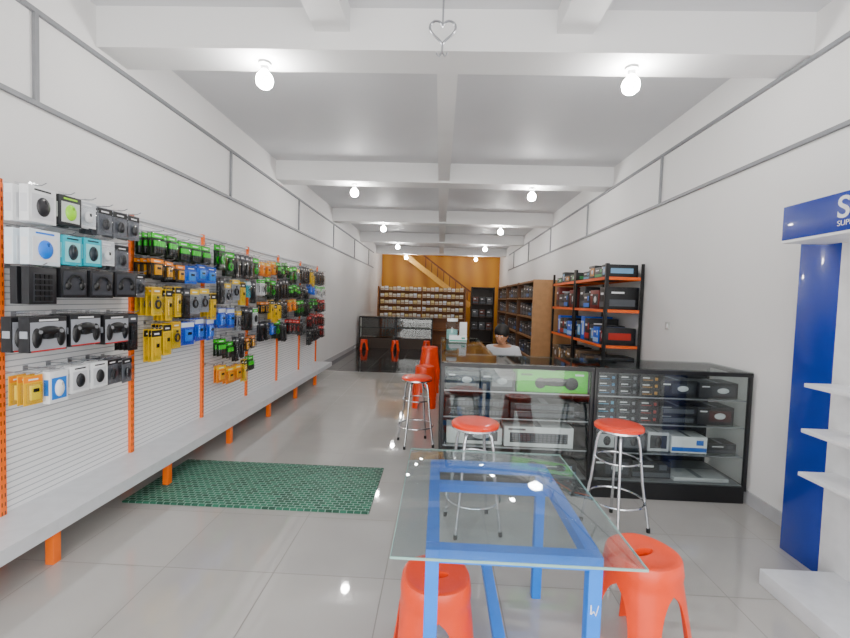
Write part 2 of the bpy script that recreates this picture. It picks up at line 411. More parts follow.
BAYS = {
 1: [(2.03, [('white boxed mouse with red accents', 1), ('black boxed lime green mouse', 1), ('white blister pack', 1), ('grey and black blister pack', 3)]),
     (1.81, [('white boxed blue mouse', 1), ('teal boxed mouse', 2), ('white blister pack', 1), ('grey and black blister pack', 1)]),
     (1.615, [('black boxed number keypad', 1), ('dark boxed headset', 3), ('grey and black blister pack', 1)]),
     (1.34, [('black boxed gamepad', 3), ('slim black pack', 1)]),
     (1.03, [('gold blister pack', 1), ('white and blue boxed mouse', 1), ('white boxed black mouse', 2), ('grey and black blister pack', 2)])],
 2: [(1.96, [('green and black battery card', 5)]),
     (1.74, [('black card with orange header', 3), ('blue memory card pack', 3)]),
     (1.53, [('yellow cable pack', 1), ('yellow flat pack', 2), ('slim black pack', 1), ('grey cable pack with yellow header', 2), ('yellow flat pack', 1)]),
     (1.24, [('yellow flat pack', 2), ('yellow cable pack', 1), ('blue boxed adapter', 3)])],
 3: [(1.96, [('green cable pack', 2), ('slim black pack', 4), ('green cable pack', 1)]),
     (1.64, [('slim black pack', 1), ('grey cable pack with yellow header', 2), ('yellow flat pack', 1), ('turquoise flat pack', 1), ('slim black pack', 1)]),
     (1.33, [('blue boxed adapter', 2), ('grey cable pack with yellow header', 1), ('slim black pack', 2), ('white and green card', 1)]),
     (1.03, [('green and black battery card', 2), ('slim black pack', 2), ('black card with orange header', 2)]),
     (.76, [('orange and yellow pack', 3), ('yellow flat pack', 1), ('green and black battery card', 1)])],
 4: [(1.93, [('orange and yellow pack', 3), ('green and black battery card', 3)]),
     (1.70, [('white and green card', 1), ('green cable pack', 2), ('slim black pack', 4)]),
     (1.41, [('black card with orange header', 2), ('yellow flat pack', 3), ('black cable pack', 2)]),
     (1.14, [('black cable pack', 2), ('blue memory card pack', 1), ('green cable pack', 1), ('slim black pack', 2)])],
 5: [(1.94, [('green cable pack', 2), ('grey cable pack with yellow header', 1), ('slim black pack', 4)]),
     (1.65, [('green and black battery card', 3), ('black cable pack', 3)]),
     (1.42, [('orange and yellow pack', 2), ('green cable pack', 2), ('slim black pack', 2)]),
     (1.14, [('red and black blister pack', 3), ('black cable pack', 2)])],
 6: [(1.94, [('yellow flat pack', 2), ('black cable pack', 4)]),
     (1.67, [('blue memory card pack', 2), ('white and green card', 4)]),
     (1.43, [('green and black battery card', 3), ('red and black blister pack', 3)]),
     (1.19, [('red and black blister pack', 6)]),
     (.94, [('black cable pack', 4), ('red and black blister pack', 2)])],
}
for bay, rows in BAYS.items():
    b = bays[bay]
    for ri, (ztop, items) in enumerate(rows):
        tot = sum(P[n][4]*c for n, c in items); cnt = sum(c for n, c in items)
        gap = min(max(.006, (.95-tot)/cnt), .03) if bay > 1 else .02
        cur = b.location.y+(.03+gap*.3-.05 if bay > 1 else -.03)
        for n, c in items:
            st, A, Bc, Cc, w, h, tt = P[n]
            for q in range(c):
                yc = cur+w/2; cur += w+gap
                if yc > b.location.y+BW: continue
                zj = ztop+(random.choice((0, .01, -.035, .02, -.015)) if bay > 1 else random.choice((0, .006, -.006)))
                link('peg_hook', HOOKM, b, (0, yc-b.location.y, zj+.012))
                bulky = st in ('pad', 'headset', 'mouse', 'keypad')
                step = tt+(.028 if st in ('pad', 'mouse') else .022 if bulky else .012)
                npk = 2 if (bulky or bay > 2) else random.choice((3, 4))
                for i in range(npk):
                    xo = PX+.215-step*i-tt-.012-(random.choice((0, .02, .04)) if bay > 1 and not i and npk > 2 else 0)*0
                    lab = '%s hanging in the %s row of the %s wall bay' % (n, rown[ri], ordn[bay])
                    rz = random.uniform(-.05, .05) if bulky else random.uniform(-.13, .13)
                    pack(st, A, Bc, Cc, w, h, tt, bay <= 3, (xo, yc+random.uniform(-.004, .004), zj), lab, rz)

# ------------------------------------------------------------------ stools
def plastic_stool_mesh():
    mb = MB(RED); bm = mb.bm; H = .45; N = 10; rows = 18
    def rad(th, t):
        n = 2.6+1.2*t; c, s_ = abs(math.cos(th)), abs(math.sin(th)); base = 1/((c**n+s_**n)**(1/n))
        r = .138+.052*t+(.007 if t < .14 else 0)
        return r*(1+(base-1)*(.5+.5*t))
    for q in range(4):
        thc = PI/4+q*PI/2; prev = None
        for j in range(rows+1):
            t = j/rows
            if t < .24: a = PI/4
            else:
                u = (t-.24)/.76; a = PI/4*(1-.56*min(1, math.sqrt(max(0, 1-(1-min(1, u*1.7))**2))))
                a *= (1-.10*u)
            row = []
            for i in range(N+1):
                th = thc+(2*i/N-1)*a; r = rad(th, t)
                z = H-.012-t*(H-.012)
                row.append(bm.verts.new((r*math.cos(th), r*math.sin(th), z)))
            if prev:
                for i in range(N): bm.faces.new((prev[i], prev[i+1], row[i+1], row[i]))
            prev = row
    NN = 40; prof = [(1.0, H-.012), (.97, H-.003), (.9, H), (.8, H-.003), (.6, H-.008), ('h', H-.008), ('h2', H-.035)]
    prev = None
    for r_, z in prof:
        row = []
        for i in range(NN):
            th = i*2*PI/NN
            if r_ == 'h': x, y = .055*math.cos(th), .024*math.sin(th)
            elif r_ == 'h2': x, y = .05*math.cos(th), .02*math.sin(th)
            else: rr = rad(th, 0)*r_; x, y = rr*math.cos(th), rr*math.sin(th)
            row.append(bm.verts.new((x, y, z)))
        if prev:
            for i in range(NN): bm.faces.new((prev[i], prev[(i+1) % NN], row[(i+1) % NN], row[i]))
        prev = row
    bmesh.ops.remove_doubles(bm, verts=bm.verts, dist=.0008)
    me = mb.mesh('plastic_stool')
    o = bpy.data.objects.new('tmp', me); COL.objects.link(o); md = o.modifiers.new('s', 'SOLIDIFY'); md.thickness = .005; md.offset = -1
    dg = bpy.context.evaluated_depsgraph_get(); me2 = bpy.data.meshes.new_from_object(o.evaluated_get(dg)); bpy.data.objects.remove(o)
    for p in me2.polygons: p.use_smooth = True
    me2.set_sharp_from_angle(angle=R(40))
    return me2
PSM = plastic_stool_mesh()
def pstool(loc, rz, lab, group=None, s=1):
    o = link('plastic_stool', PSM); o.location = loc; o.rotation_euler = (0, 0, rz); o.scale = (s, s, s)
    return tag(o, lab, 'stool', group)
pstool((.02, 1.66, 0), .1, 'orange-red plastic stool beside the left legs of the blue table', s=.93)
pstool((.91, 1.84, 0), .45, 'orange-red plastic stool with slotted seat right of the blue table')
for i in range(4): pstool((-.18, 6.0, .055*i), .05*i, 'red plastic stool in the front stack by the counter side', 'front stack of red stools', s=.9)
for i in range(7): pstool((-.14, 7.0, .055*i), .03*i, 'red plastic stool in the taller rear stack beside the counter', 'rear stack of red stools', s=.9)
for (x, y, lab) in ((-2.15, 12.3, 'small red stool far back by the left wall'), (-1.25, 12.3, 'small red stool in front of the far glass cases, second from left'), (-.35, 12.5, 'small red stool far back near the middle aisle')):
    pstool((x, y, 0), .2, lab, s=.66)

def bar_stool(loc, rz, lab, H=.71, first=[None]):
    if first[0]: return dup(first[0], loc, rz, lab)
    t = thing('bar_stool', lab, 'stool', loc, rz)
    MB(SEATRED).lathe([(0, H), (.10, H), (.145, H-.004), (.157, H-.014), (.157, H-.03), (0, H-.03)], seg=36).build('seat', t)
    MB(CHROME).lathe([(.0, H-.03), (.152, H-.03), (.154, H-.042), (.14, H-.05), (0, H-.05)], seg=36).build('seat_rim', t)
    for k in range(4):
        a = PI/4+k*PI/2; c, s_ = math.cos(a), math.sin(a)
        pts = [(.04*c, .04*s_, H-.055), (.10*c, .10*s_, H-.06), (.122*c, .122*s_, H-.085), (.135*c, .135*s_, H-.15), (.16*c, .16*s_, H*.45), (.21*c, .21*s_, .015)]
        lg = MB(CHROME).tube(pts, .0105, 10).build('leg', t)
        MB(BLACK).cyl((.2105*c, .2105*s_, .0), (.209*c, .209*s_, .03), .013).build('rubber_foot', lg)
    MB(CHROME).ring((0, 0, .20), .178, .0075, 40).build('foot_ring', t)
    MB(CHROME).ring((0, 0, .47), .139, .006, 36).build('brace_ring', t)
    first[0] = t
    return t
bar_stool((.26, 2.82, 0), .2, 'chrome bar stool with round red seat directly behind the blue table')
bar_stool((1.23, 2.9, 0), .5, 'chrome bar stool with round red seat in front of the counter right half')
bar_stool((-.21, 4.4, 0), .3, 'chrome bar stool with round red seat by the counter left corner')

# ------------------------------------------------------------------ blue table
TZ = .68
t = thing('glass_table', 'blue square-tube metal table with clear glass top in the foreground', 'table', (.27, 1.78, 0))
hx_, hy_ = .29, .40; S = .045
for sx in (-1, 1):
    for sy in (-1, 1):
        MB(BLUE).box((sx*(hx_-S/2), sy*(hy_-S/2), (TZ-.001)/2), (S, S, TZ-.001), None, .003).build('leg', t)
fr = MB(BLUE)
for sy in (-1, 1): fr.box((0, sy*(hy_-S/2), TZ-S/2), (2*(hx_-S), S, S))
for sx in (-1, 1): fr.box((sx*(hx_-S/2), 0, TZ-S/2), (S, 2*(hy_-S), S))
fr.build('top_frame', t)
MB(BLUE).box((0, .14, TZ-S/2), (2*(hx_-S), S, S*.8)).build('crossbar', t)
MB(BLUE).box((0, hy_-S/2, .20), (2*(hx_-S), S*.8, S)).build('lower_rail', t)
MB(BLUE).box((0, -hy_+S/2+.42, .20), (S, 2*(hy_-S)-.1, S*.8), ).build('lower_rail', t)
gt = MB(TGLASS).box((.0, .03, TZ+.005), (.80, .99, .008), None, .001).build('glass_top', t)
ed = MB(EDGE)
for sx in (-1, 1): ed.box((sx*.40, .03, TZ+.005), (.003, .99, .008))
for sy in (-1, 1): ed.box((0, .03+sy*.495, TZ+.005), (.80, .003, .008))
ed.build('glass_edge', gt)
mk = MB(WHITE); fy = -hy_-.0012; bx = hx_-S/2
mk.bar((bx-.012, fy, .52), (bx-.012, fy, .49), .004, .002).bar((bx-.012, fy, .49), (bx-.002, fy, .50), .004, .002).bar((bx-.002, fy, .50), (bx+.004, fy, .485), .004, .002).bar((bx+.004, fy, .485), (bx+.012, fy, .52), .004, .002)
mk.build('white_marking', t)

# ------------------------------------------------------------------ stock boxes
_bx = {}
def box_mesh(w, d, h, A, B, style):
    key = (round(w, 3), round(d, 3), round(h, 3), A, B, style)
    if key in _bx: return _bx[key]
    mb = MB(M(A, .4)); mb.box((0, 0, h/2), (w, d, h), None, .002)
    y = -d/2-.0008; bmat = M(B, .4)
    if style == 'stripe':
        mb.m(bmat).box((0, y, h*.22), (w*.98, .0016, h*.25)); mb.m(WHITE).box((-w*.15, y, h*.7), (w*.4, .0016, h*.1)); mb.m(bmat).box((w*.3, y, h*.65), (w*.2, .0016, h*.3))
        mb.m(bmat).box((w/2+.0008, 0, h*.3), (.0016, d*.8, h*.3)); mb.m(WHITE).box((w/2+.0008, -d*.15, h*.75), (.0016, d*.4, h*.08))
    elif style == 'slim':
        mb.m(WHITE).box((-w*.2, y, h*.62), (w*.35, .0016, h*.14)); mb.m(bmat).box((-w*.12, y, h*.32), (w*.5, .0016, h*.1)); mb.m(bmat).box((w*.32, y, h*.5), (w*.14, .0016, h*.4))
    elif style == 'pale':
        mb.m(bmat).box((0, y, h*.3), (w*.9, .0016, h*.2))
    elif style == 'device':
        mb.m(bmat).sph((w*.05, y, h*.48), (w*.27, .006, h*.2), 20, 10); mb.sph((w*.27, y, h*.42), (w*.1, .008, h*.3), 14, 10); mb.sph((-w*.17, y, h*.42), (w*.08, .008, h*.26), 14, 10)
        mb.m(M('2f7a18', .4)).box((-w*.37, y, h*.8), (w*.16, .0016, h*.09)); mb.m(WHITE).box((w*.38, y, h*.84), (w*.12, .0016, h*.08))
    elif style == 'keyboard':
        mb.m(bmat).box((0, y, h*.45), (w*.84, .0016, h*.5)); km = M('5d6068' if B < '8' else 'd0d2d6', .4)
        for j in range(4):
            for i in range(14): mb.m(km).box((w*(-.385+.0593*i), y-.0012, h*(.27+.12*j)), (w*.045, .001, h*.085))
        mb.m(M('7a7d83', .4)).box((-w*.32, y, h*.86), (w*.25, .0016, h*.1))
    elif style == 'mouse':
        mb.m(bmat).box((0, y, h*.5), (w*.8, .0016, h*.7)); mb.m(M('101114', .3)).sph((0, y, h*.5), (w*.15, .01, h*.26), 12, 8)
    elif style == 'photo':
        mb.m(bmat).box((w*.12, y, h*.5), (w*.6, .0016, h*.6)); mb.m(WHITE).box((-w*.33, y, h*.75), (w*.2, .0016, h*.08)); mb.m(M('c8cbd0', .3)).sph((w*.12, y, h*.5), (w*.16, .006, h*.18), 12, 8)
        mb.m(bmat).box((w/2+.0008, 0, h*.5), (.0016, d*.7, h*.4))
    if style not in ('pale', 'slim'): mb.m(M('8f9298', .5)).box((0, 0, h+.0004), (w*.1, d*.9, .0008))
    _bx[key] = mb.mesh('product_box')
    return _bx[key]
def sbox(x, y, z, w, d, h, A, B, style, lab, rz=0, name='product_box', cat='box'):
    o = link(name, box_mesh(w, d, h, A, B, style)); o.location = (x, y, z+.0005); o.rotation_euler = (0, 0, rz)
    return tag(o, lab, cat)

# ------------------------------------------------------------------ glass counters
CT = 1.02; SH = [.14, .36, .59, .80]
def counter(x0, x1, y0, y1, lab, back='y1'):
    t = thing('glass_counter', lab, 'display counter', ((x0+x1)/2, (y0+y1)/2, 0))
    w, d = (x1-x0)/2, (y1-y0)/2; F = .025
    MB(BLACK).bb(-w+.01, w-.01, -d+.01, d-.01, 0, .115).build('plinth', t)
    MB(M('8b8d91', .4)).bb(-w+.02, w-.02, -d+.02, d-.02, .116, .138).build('bottom_deck', t)
    for sx in (-1, 1):
        for sy in (-1, 1): MB(BLACK).box((sx*(w-F/2), sy*(d-F/2), .55), (F, F, .90), None, .002).build('post', t)
    for z, nm in ((.118, 'bottom_frame'), (CT-.02, 'top_frame')):
        fr = MB(BLACK)
        for sy in (-1, 1): fr.box((0, sy*(d-F/2), z), (2*w, F+.002, .03))
        for sx in (-1, 1): fr.box((sx*(w-F/2), 0, z), (F+.002, 2*d, .03))
        fr.build(nm, t)
    MB(TOPGLASS).bb(-w, w, -d, d, CT-.005, CT+.003).build('glass_top', t, False)
    MB(GLASS).bb(-w+F, w-F, -d+.008, -d+.012, .13, CT-.035).build('front_glass', t, False)
    MB(GLASS).bb(-w+.008, -w+.012, -d+F, d-F, .13, CT-.035).build('side_glass', t, False)
    if back == 'y1': MB(DARK).bb(-w+F, w-F, d-.016, d-.008, .13, CT-.035).build('sliding_door', t, False)
    else: MB(DARK).bb(w-.016, w-.008, -d+F, d-F, .13, CT-.035).build('sliding_door', t, False)
    for z in SH[1:]:
        s_ = MB(GLASS).bb(-w+.026, w-.026, -d+.03, d-.03, z-.007, z-.001).build('shelf', t, False)
        MB(STEEL).bb(-w+.026, w-.026, -d+.024, -d+.03, z-.010, z+.0).build('shelf_edge', s_)
    return t
CY0, CY1 = 3.33, 3.88
counter(.03, 1.21, CY0, CY1, 'black-framed glass counter full of boxes, left half of the front row')
counter(1.215, 2.40, CY0, CY1, 'black-framed glass counter full of boxes, right half against the wall')
counter(.03, .5, 3.885, 4.74, 'black-framed glass side counter just behind the front counters', 'x1')
counter(.03, .5, 4.745, 5.6, 'black-framed glass side counter farthest from the front', 'x1')
def row(x0, z, items, y=CY0+.04, gap=.015, where=''):
    x = x0
    for it in items:
        w, d, h, A, B, st, desc = it[:7]; n = it[7] if len(it) > 7 else 1
        for q in range(n):
            sbox(x+w/2, y+d/2+.012+(random.uniform(0, .03) if h > .07 else 0), z+q*h, w, d, h-.001, A, B, st, '%s %s' % (desc, where), rz=random.uniform(-.03, .03) if n == 1 and w < .4 else 0)
        x += w+gap
row(.07, SH[3], [(.26, .2, .15, '232529', '4a4d54', 'photo', 'dark grey boxed gadget'), (.27, .2, .14, '303339', '7a7d83', 'photo', 'grey boxed gadget'), (.55, .22, .17, '44e000', '111211', 'device', 'bright green box with black device picture')], where='on top shelf of the left front counter')
row(.07, SH[2], [(.5, .2, .07, '1b1d21', '303339', 'keyboard', 'flat black keyboard box', 2), (.54, .2, .06, '26292e', '50545b', 'keyboard', 'flat dark keyboard box', 2)], where='stacked on second shelf of the left front counter')
row(.09, SH[1], [(.44, .2, .13, 'eceef0', '3c3f45', 'photo', 'white keyboard box'), (.54, .2, .16, 'f2f4f6', '33363c', 'keyboard', 'larger white keyboard box')], where='on third shelf of the left front counter')
row(.07, SH[0], [(.34, .2, .1, '2b2d32', '55585f', 'stripe', 'dark grey box'), (.34, .2, .1, '1b1d21', '3c4048', 'stripe', 'black box with grey stripe'), (.34, .2, .1, '2b2d32', '6f8498', 'stripe', 'dark box with pale blue stripe')], where='on bottom deck of the left front counter')
row(1.25, SH[3], [(.15, .05, .055, '15161a', '3f7fa8', 'slim', 'slim black pack with cyan print', 3), (.15, .05, .055, '1a1b1f', '6d7076', 'slim', 'slim black pack with grey print', 3), (.15, .05, .055, '15161a', 'c08a30', 'slim', 'slim black pack with amber print', 3), (.28, .2, .13, '131417', '35383e', 'photo', 'black boxed gadget beside the slim packs'), (.3, .2, .12, '1a1b20', '3a3d44', 'photo', 'charcoal boxed gadget in the right corner')], where='on top shelf of the right front counter')
row(1.25, SH[2], [(.15, .05, .06, '15161a', '4f9fc0', 'slim', 'slim black pack with light cyan print', 3), (.15, .05, .06, '15161a', '8a8d93', 'slim', 'slim black pack with silver print', 3), (.15, .05, .06, '15161a', 'a03028', 'slim', 'slim black pack with red print', 3), (.28, .2, .07, '15161a', '33363c', 'keyboard', 'flat black boxed keypad', 2), (.28, .2, .14, '1c1d21', '4a2020', 'photo', 'charcoal box with dark red picture')], where='on second shelf of the right front counter')
row(1.25, SH[1], [(.2, .15, .15, '131417', 'c7cacd', 'mouse', 'black boxed mouse with pale window'), (.2, .15, .14, '1c1d21', '5a5d63', 'mouse', 'charcoal boxed mouse'), (.16, .15, .15, 'c8cacf', '2b2d31', 'mouse', 'silver boxed mouse'), (.27, .18, .13, 'f2f4f6', '2f6fd0', 'stripe', 'white box with blue stripe'), (.22, .15, .08, '1c1d21', '4a4d54', 'stripe', 'small flat charcoal box')], where='on third shelf of the right front counter')
row(1.25, SH[0], [(.3, .2, .16, '131417', '3a3d44', 'photo', 'black box with grey picture'), (.3, .2, .14, '1c1d21', '4d5158', 'stripe', 'charcoal box with grey stripe'), (.42, .2, .03, 'cfd1d4', 'b4b6ba', 'stripe', 'thin pale grey box')], where='on bottom deck of the right front counter')
for i, (yy, wh) in enumerate(((4.3, 'nearer'), (5.15, 'farther'))):
    for j, z in enumerate(SH):
        for q in range(2):
            sbox(.2, yy-.2+q*.4, z, .32, .2, .12, ('1b1c20', '2b2d33', '3a3d44', '2b2d31')[(j+q) % 4], ('5d6067', '80302a', '2f5fa0', '8a8d92')[(j+2*q+i) % 4], 'stripe',
                 '%s box inside the %s side counter on its %s level' % (('charcoal', 'slate', 'grey', 'dark')[(j+q) % 4], wh, ('bottom', 'second', 'third', 'top')[j]), rz=-PI/2)
t = thing('plastic_jar', 'clear plastic jar with white lid on the far end of the side counter', 'jar', (.16, 5.25, CT+.004))
MB(CLEAR).lathe([(0, 0), (.07, 0), (.075, .01), (.075, .2), (.06, .22), (.06, .225)], seg=24).build('body', t)
MB(WHITE).lathe([(.0, .255), (.062, .255), (.065, .25), (.065, .222), (0, .222)], seg=24).build('lid', t)
MB(M('8fc9c4', .5)).lathe([(0, .006), (.066, .006), (.066, .12), (0, .13)], seg=20).build('contents', t)
sbox(.22, 5.0, CT+.003, .2, .14, .07, 'eceef0', '49a38e', 'stripe', 'small white box on the side counter in front of the jar')
t = thing('card_holder', 'slim upright white card stand beside the jar on the side counter', 'card stand', (.3, 5.35, CT+.004))
MB(WHITE).box((0, 0, .006), (.1, .07, .012), None, .002).build('base', t)
MB(WHITE).box((0, 0, .11), (.09, .004, .2), Matrix.Rotation(R(-8), 3, 'X')).build('card', t)

# ------------------------------------------------------------------ orange and black storage racks
RKZ = [.12, .56, 1.02, 1.45, 1.84]
RACKOR = M('e8600c', .45)
def rack(y0, y1, lab):
    t = thing('storage_rack', lab, 'storage rack', (2.185, (y0+y1)/2, 0)); d = (y1-y0)/2; w = .225
    for sx in (-1, 1):
        for sy in (-1, 1):
            p = MB(BLACK); x, y = sx*w, sy*d
            p.box((x-sx*.02, y-sy*.0015, 1.0), (.04, .003, 2.0)); p.box((x-sx*.0015, y-sy*.02, 1.0), (.003, .04, 2.0)); p.build('post', t, False)
    for z in RKZ:
        s_ = MB(M('3a3b3e', .5)).bb(-w+.004, w-.004, -d+.004, d-.004, z-.012, z).build('shelf', t, False)
        e = MB(RACKOR)
        for sx in (-1, 1): e.box((sx*(w-.006), 0, z-.018), (.010, 2*d-.01, .036))
        for sy in (-1, 1): e.box((0, sy*(d-.006), z-.018), (2*w-.02, .010, .036))
        e.build('shelf_beam', s_, False)
    return t
rack(5.2, 6.37, 'black post rack with orange shelf beams, nearer of two on right wall')
rack(6.39, 7.6, 'black post rack with orange shelf beams, farther one beside the wooden shelving')
PAL = {0: [('3a3c40', 'b8bbc0', 'charcoal'), ('1c1d20', 'c22a22', 'black and red')],
       1: [('2a2c30', 'd8a040', 'dark amber-striped'), ('6a5238', '4c3828', 'brown cardboard')],
       2: [('1b1c20', 'b02010', 'black and red'), ('0c58d0', 'a8c4f0', 'blue'), ('26282c', '5fa2d8', 'charcoal')],
       3: [('131417', '4d5158', 'black'), ('701208', '1b1c20', 'dark red'), ('1c1e22', '2f6fd0', 'black and blue')],
       4: [('131417', '6fa2c8', 'black'), ('152018', '3f9a55', 'black and green'), ('1a1c20', 'c88020', 'black and amber')]}
for ri, (ya, yb, wh) in enumerate(((5.2, 6.37, 'nearer'), (6.39, 7.6, 'farther'))):
    for zi, z in enumerate(RKZ):
        y = ya+.05; k = 0
        while True:
            w = random.choice((.14, .18, .22, .26, .3))
            if y+w > yb-.04: break
            h = random.uniform(.09, .17) if zi == 4 else random.uniform(.2, .34)
            A, B, cn = PAL[zi][(k+ri) % len(PAL[zi])]
            sbox(2.17+random.uniform(-.005, .02), y+w/2, z, w, .38, h, A, B, random.choice(('stripe', 'photo')), '%s stock box on the %s shelf of the %s orange rack' % (cn, ('bottom', 'second', 'middle', 'fourth', 'top')[zi], wh), rz=-PI/2)
            y += w+.01; k += 1

PINE = M('b8895a', .5, 0, .08); BRW = M('5e3c22', .5, 0, .1)
for u in range(3):
    y0 = 7.95+u*1.6; y1 = y0+1.57
    t = thing('shelving_unit', ('brown wooden shelving unit with pale end panel, nearest of three on right wall', 'brown wooden shelving unit in the middle of three on right wall', 'brown wooden shelving unit farthest back on right wall')[u], 'shelving', (2.06, (y0+y1)/2, 0))
    d = (y1-y0)/2; H = 1.93
    MB(PINE if u == 0 else BRW).bb(-.36, .36, -d, -d+.03, 0, H).build('end_panel', t)
    MB(BRW).bb(-.36, .36, d-.03, d, 0, H).build('end_panel', t)
    MB(BRW).bb(.34, .36, -d+.03, d-.03, 0, H).build('back_board', t)
    for z in (.1, .48, .86, 1.24, 1.60, H-.012):
        MB(M('8a5c30', .5)).bb(-.36, .34, -d+.03, d-.03, z-.035, z).build('shelf', t)
    for zi, z in enumerate((.1, .48, .86, 1.24, 1.60)):
        y = y0+.05; k = 0
        while y+.3 < y1-.02:
            A, B, cn = (('131417', '4a4d52', 'black'), ('1c222c', '5a5e64', 'slate blue'), ('111216', '3a6fb0', 'black and blue'), ('26282c', '45484f', 'dark grey'))[(k*3+zi+u) % 4]
            sbox(1.93, y+.14, z, .27, .36, .2+.02*((k+zi) % 4), A, B, 'stripe', '%s box on the %s shelf of the %s wooden shelving unit' % (cn, ('bottom', 'second', 'third', 'fourth', 'top')[zi], ('nearest', 'middle', 'farthest')[u]), rz=-PI/2)
            y += .285; k += 1

# ------------------------------------------------------------------ far end
t = thing('product_shelf', 'wooden shelf wall of small pale packs across the far end', 'shelving', (-.6, 14.3, 0))
OW = M('8e5420', .5, 0, .1)
MB(OW).bb(-1.45, 1.45, .2, .22, .0, 1.9).build('back_board', t)
for sx in (-1.45, 0, 1.45): MB(OW).bb(sx-.02, sx+.02, -.1, .2, 0, 1.9).build('upright', t)
for z in (.5, .9, 1.12, 1.34, 1.56, 1.78): MB(OW).bb(-1.43, 1.43, -.1, .2, z-.02, z).build('shelf', t)
for zi, z in enumerate((.9, 1.12, 1.34, 1.56, 1.78)):
    for k in range(20):
        x = -.6-1.37+.1365*k+(.03 if k > 9 else 0)
        A = ('dcd2bc', 'ccba9c', 'd8bc74', 'd4d4d7')[(k*3+zi) % 4]
        sbox(x+.05, 14.26, z, .11, .1, .10+.014*((k*7+zi) % 3), A, '9a7450', 'pale', '%s pack on the %s row of the far wooden shelf wall' % (('cream', 'beige', 'yellowish', 'white')[(k*3+zi) % 4], ('lowest', 'second', 'third', 'fourth', 'top')[zi]))
for (x0, x1, lab) in ((-2.4, -1.3, 'low dark-framed glass case far back at the left wall'), (-1.28, -.2, 'low dark-framed glass case far back beside the middle aisle')):
    t = thing('glass_case', lab, 'display case', ((x0+x1)/2, 13.0, 0)); w = (x1-x0)/2
    MB(M('3e2f24', .5)).bb(-w, w, -.2, .25, 0, .3).build('base', t)
    fr = MB(BLACK)
    for sx in (-1, 1):
        for sy in (-.185, .235): fr.box((sx*(w-.015), sy, .61), (.03, .03, .62))
    for z in (.60, .90): fr.bb(-w, w, -.2, -.17, z, z+.03); fr.bb(-w, w, .22, .25, z, z+.03)
    for sx in (-1, 1): fr.bb(sx*w-sx*.03, sx*w, -.2, .25, .90, .93)
    fr.build('frame', t)
    MB(GLASS).bb(-w+.03, w-.03, -.19, -.185, .32, .89).build('front_glass', t, False)
    MB(M('4a3a2e', .3)).bb(-w, w, -.2, .25, .931, .945).build('top_board', t, False)
    MB(M('4a4038', .6)).bb(-w+.03, w-.03, .2, .21, .32, .89).build('back_board', t)
t = thing('staircase', 'yellow-brown wooden staircase rising to the left against the orange back wall', 'staircase', (0, 17.4, 0))
YW = M('e8ae48', .5, 0, .08)
p0, p1 = Vector((1.2, -.3, 1.3)), Vector((-1.7, -.3, 3.42))
MB(YW).bar(p0, p1, .05, .2).build('stringer', t)
MB(M('7a4214', .5)).bar(p0+Vector((0, 0, .55)), p1+Vector((1.0, 0, -.18)), .05, .06).build('handrail', t)
for k in range(12):
    p = p0.lerp(p1, (k+.5)/12); MB(M('9a6220', .5)).bb(p.x-.14, p.x+.14, -.27, .35, p.z-.02, p.z+.02).build('step', t)
    if p.z < 2.7: MB(M('7a4214', .5)).bb(p.x-.015, p.x+.015, -.32, -.28, p.z+.1, p.z+.52).build('baluster', t)
t = thing('storage_cabinet', 'tall dark open cabinet at the far right end of the shop', 'cabinet', (1.5, 15.3, 0))
MB(M('2a1f18', .5)).bb(-.4, .4, .2, .23, 0, 2.0).build('back_board', t)
for sx in (-.39, .39): MB(M('2a1f18', .5)).bb(sx-.015, sx+.015, -.15, .2, 0, 2.0).build('side_panel', t)
for z in (.05, .5, .95, 1.4, 1.98): MB(M('45352a', .5)).bb(-.375, .375, -.15, .2, z-.02, z).build('shelf', t)
for zi, z in enumerate((.5, .95, 1.4)):
    for k in range(3):
        sbox(1.25+.25*k, 15.3, z, .2, .25, .25, ('2b2d31', '5b5d61', '5a2a20')[(k+zi) % 3], '4a4d52', 'stripe', '%s box on the %s shelf of the far dark cabinet' % (('charcoal', 'grey', 'brick red')[(k+zi) % 3], ('lower', 'middle', 'upper')[zi]))

# ------------------------------------------------------------------ blue and white stand at the right
t = thing('brand_display_stand', 'tall blue and white display stand with blue header against the right wall', 'display stand', (2.2, 1.8, 0))
MB(NAVY).bb(.0, .06, .665, .935, 0, 1.92, .003).build('side_panel', t)
MB(WHITE).bb(.0, .06, -.8, .662, 0, 1.92, .003).build('back_panel', t)
for z in (.62, .86, 1.11): MB(WHITE).bb(-.2, -.001, -.8, .60, z-.022, z, .003).build('shelf', t)
MB(M('e4e6ea', .3)).bb(-.4, -.001, -.8, .56, 0, .085, .004).build('base', t)
hd = MB(NAVY).bb(-.25, .06, -.8, .76, 1.9, 2.09, .003).build('header', t)
MB(WHITE).bb(-.25, .06, -.8, .76, 1.885, 1.899).build('header_trim', t)
def text(s, size, y, z, parent, name, off=.002):
    cu = bpy.data.curves.new('t', 'FONT'); cu.body = s; cu.size = size; cu.extrude = .001; cu.offset = off
    o = bpy.data.objects.new('t', cu); COL.objects.link(o)
    dg = bpy.context.evaluated_depsgraph_get(); me = bpy.data.meshes.new_from_object(o.evaluated_get(dg)); bpy.data.objects.remove(o)
    me.transform(Matrix(((0, 0, -1, -.2515), (-1, 0, 0, y), (0, 1, 0, z), (0, 0, 0, 1)))); me.materials.clear(); me.materials.append(WHITE)
    return link(name, me, parent)
text('S', .15, .42, 1.965, hd, 'lettering', .002); text('SUPER', .038, .415, 1.925, hd, 'lettering', -.0005)

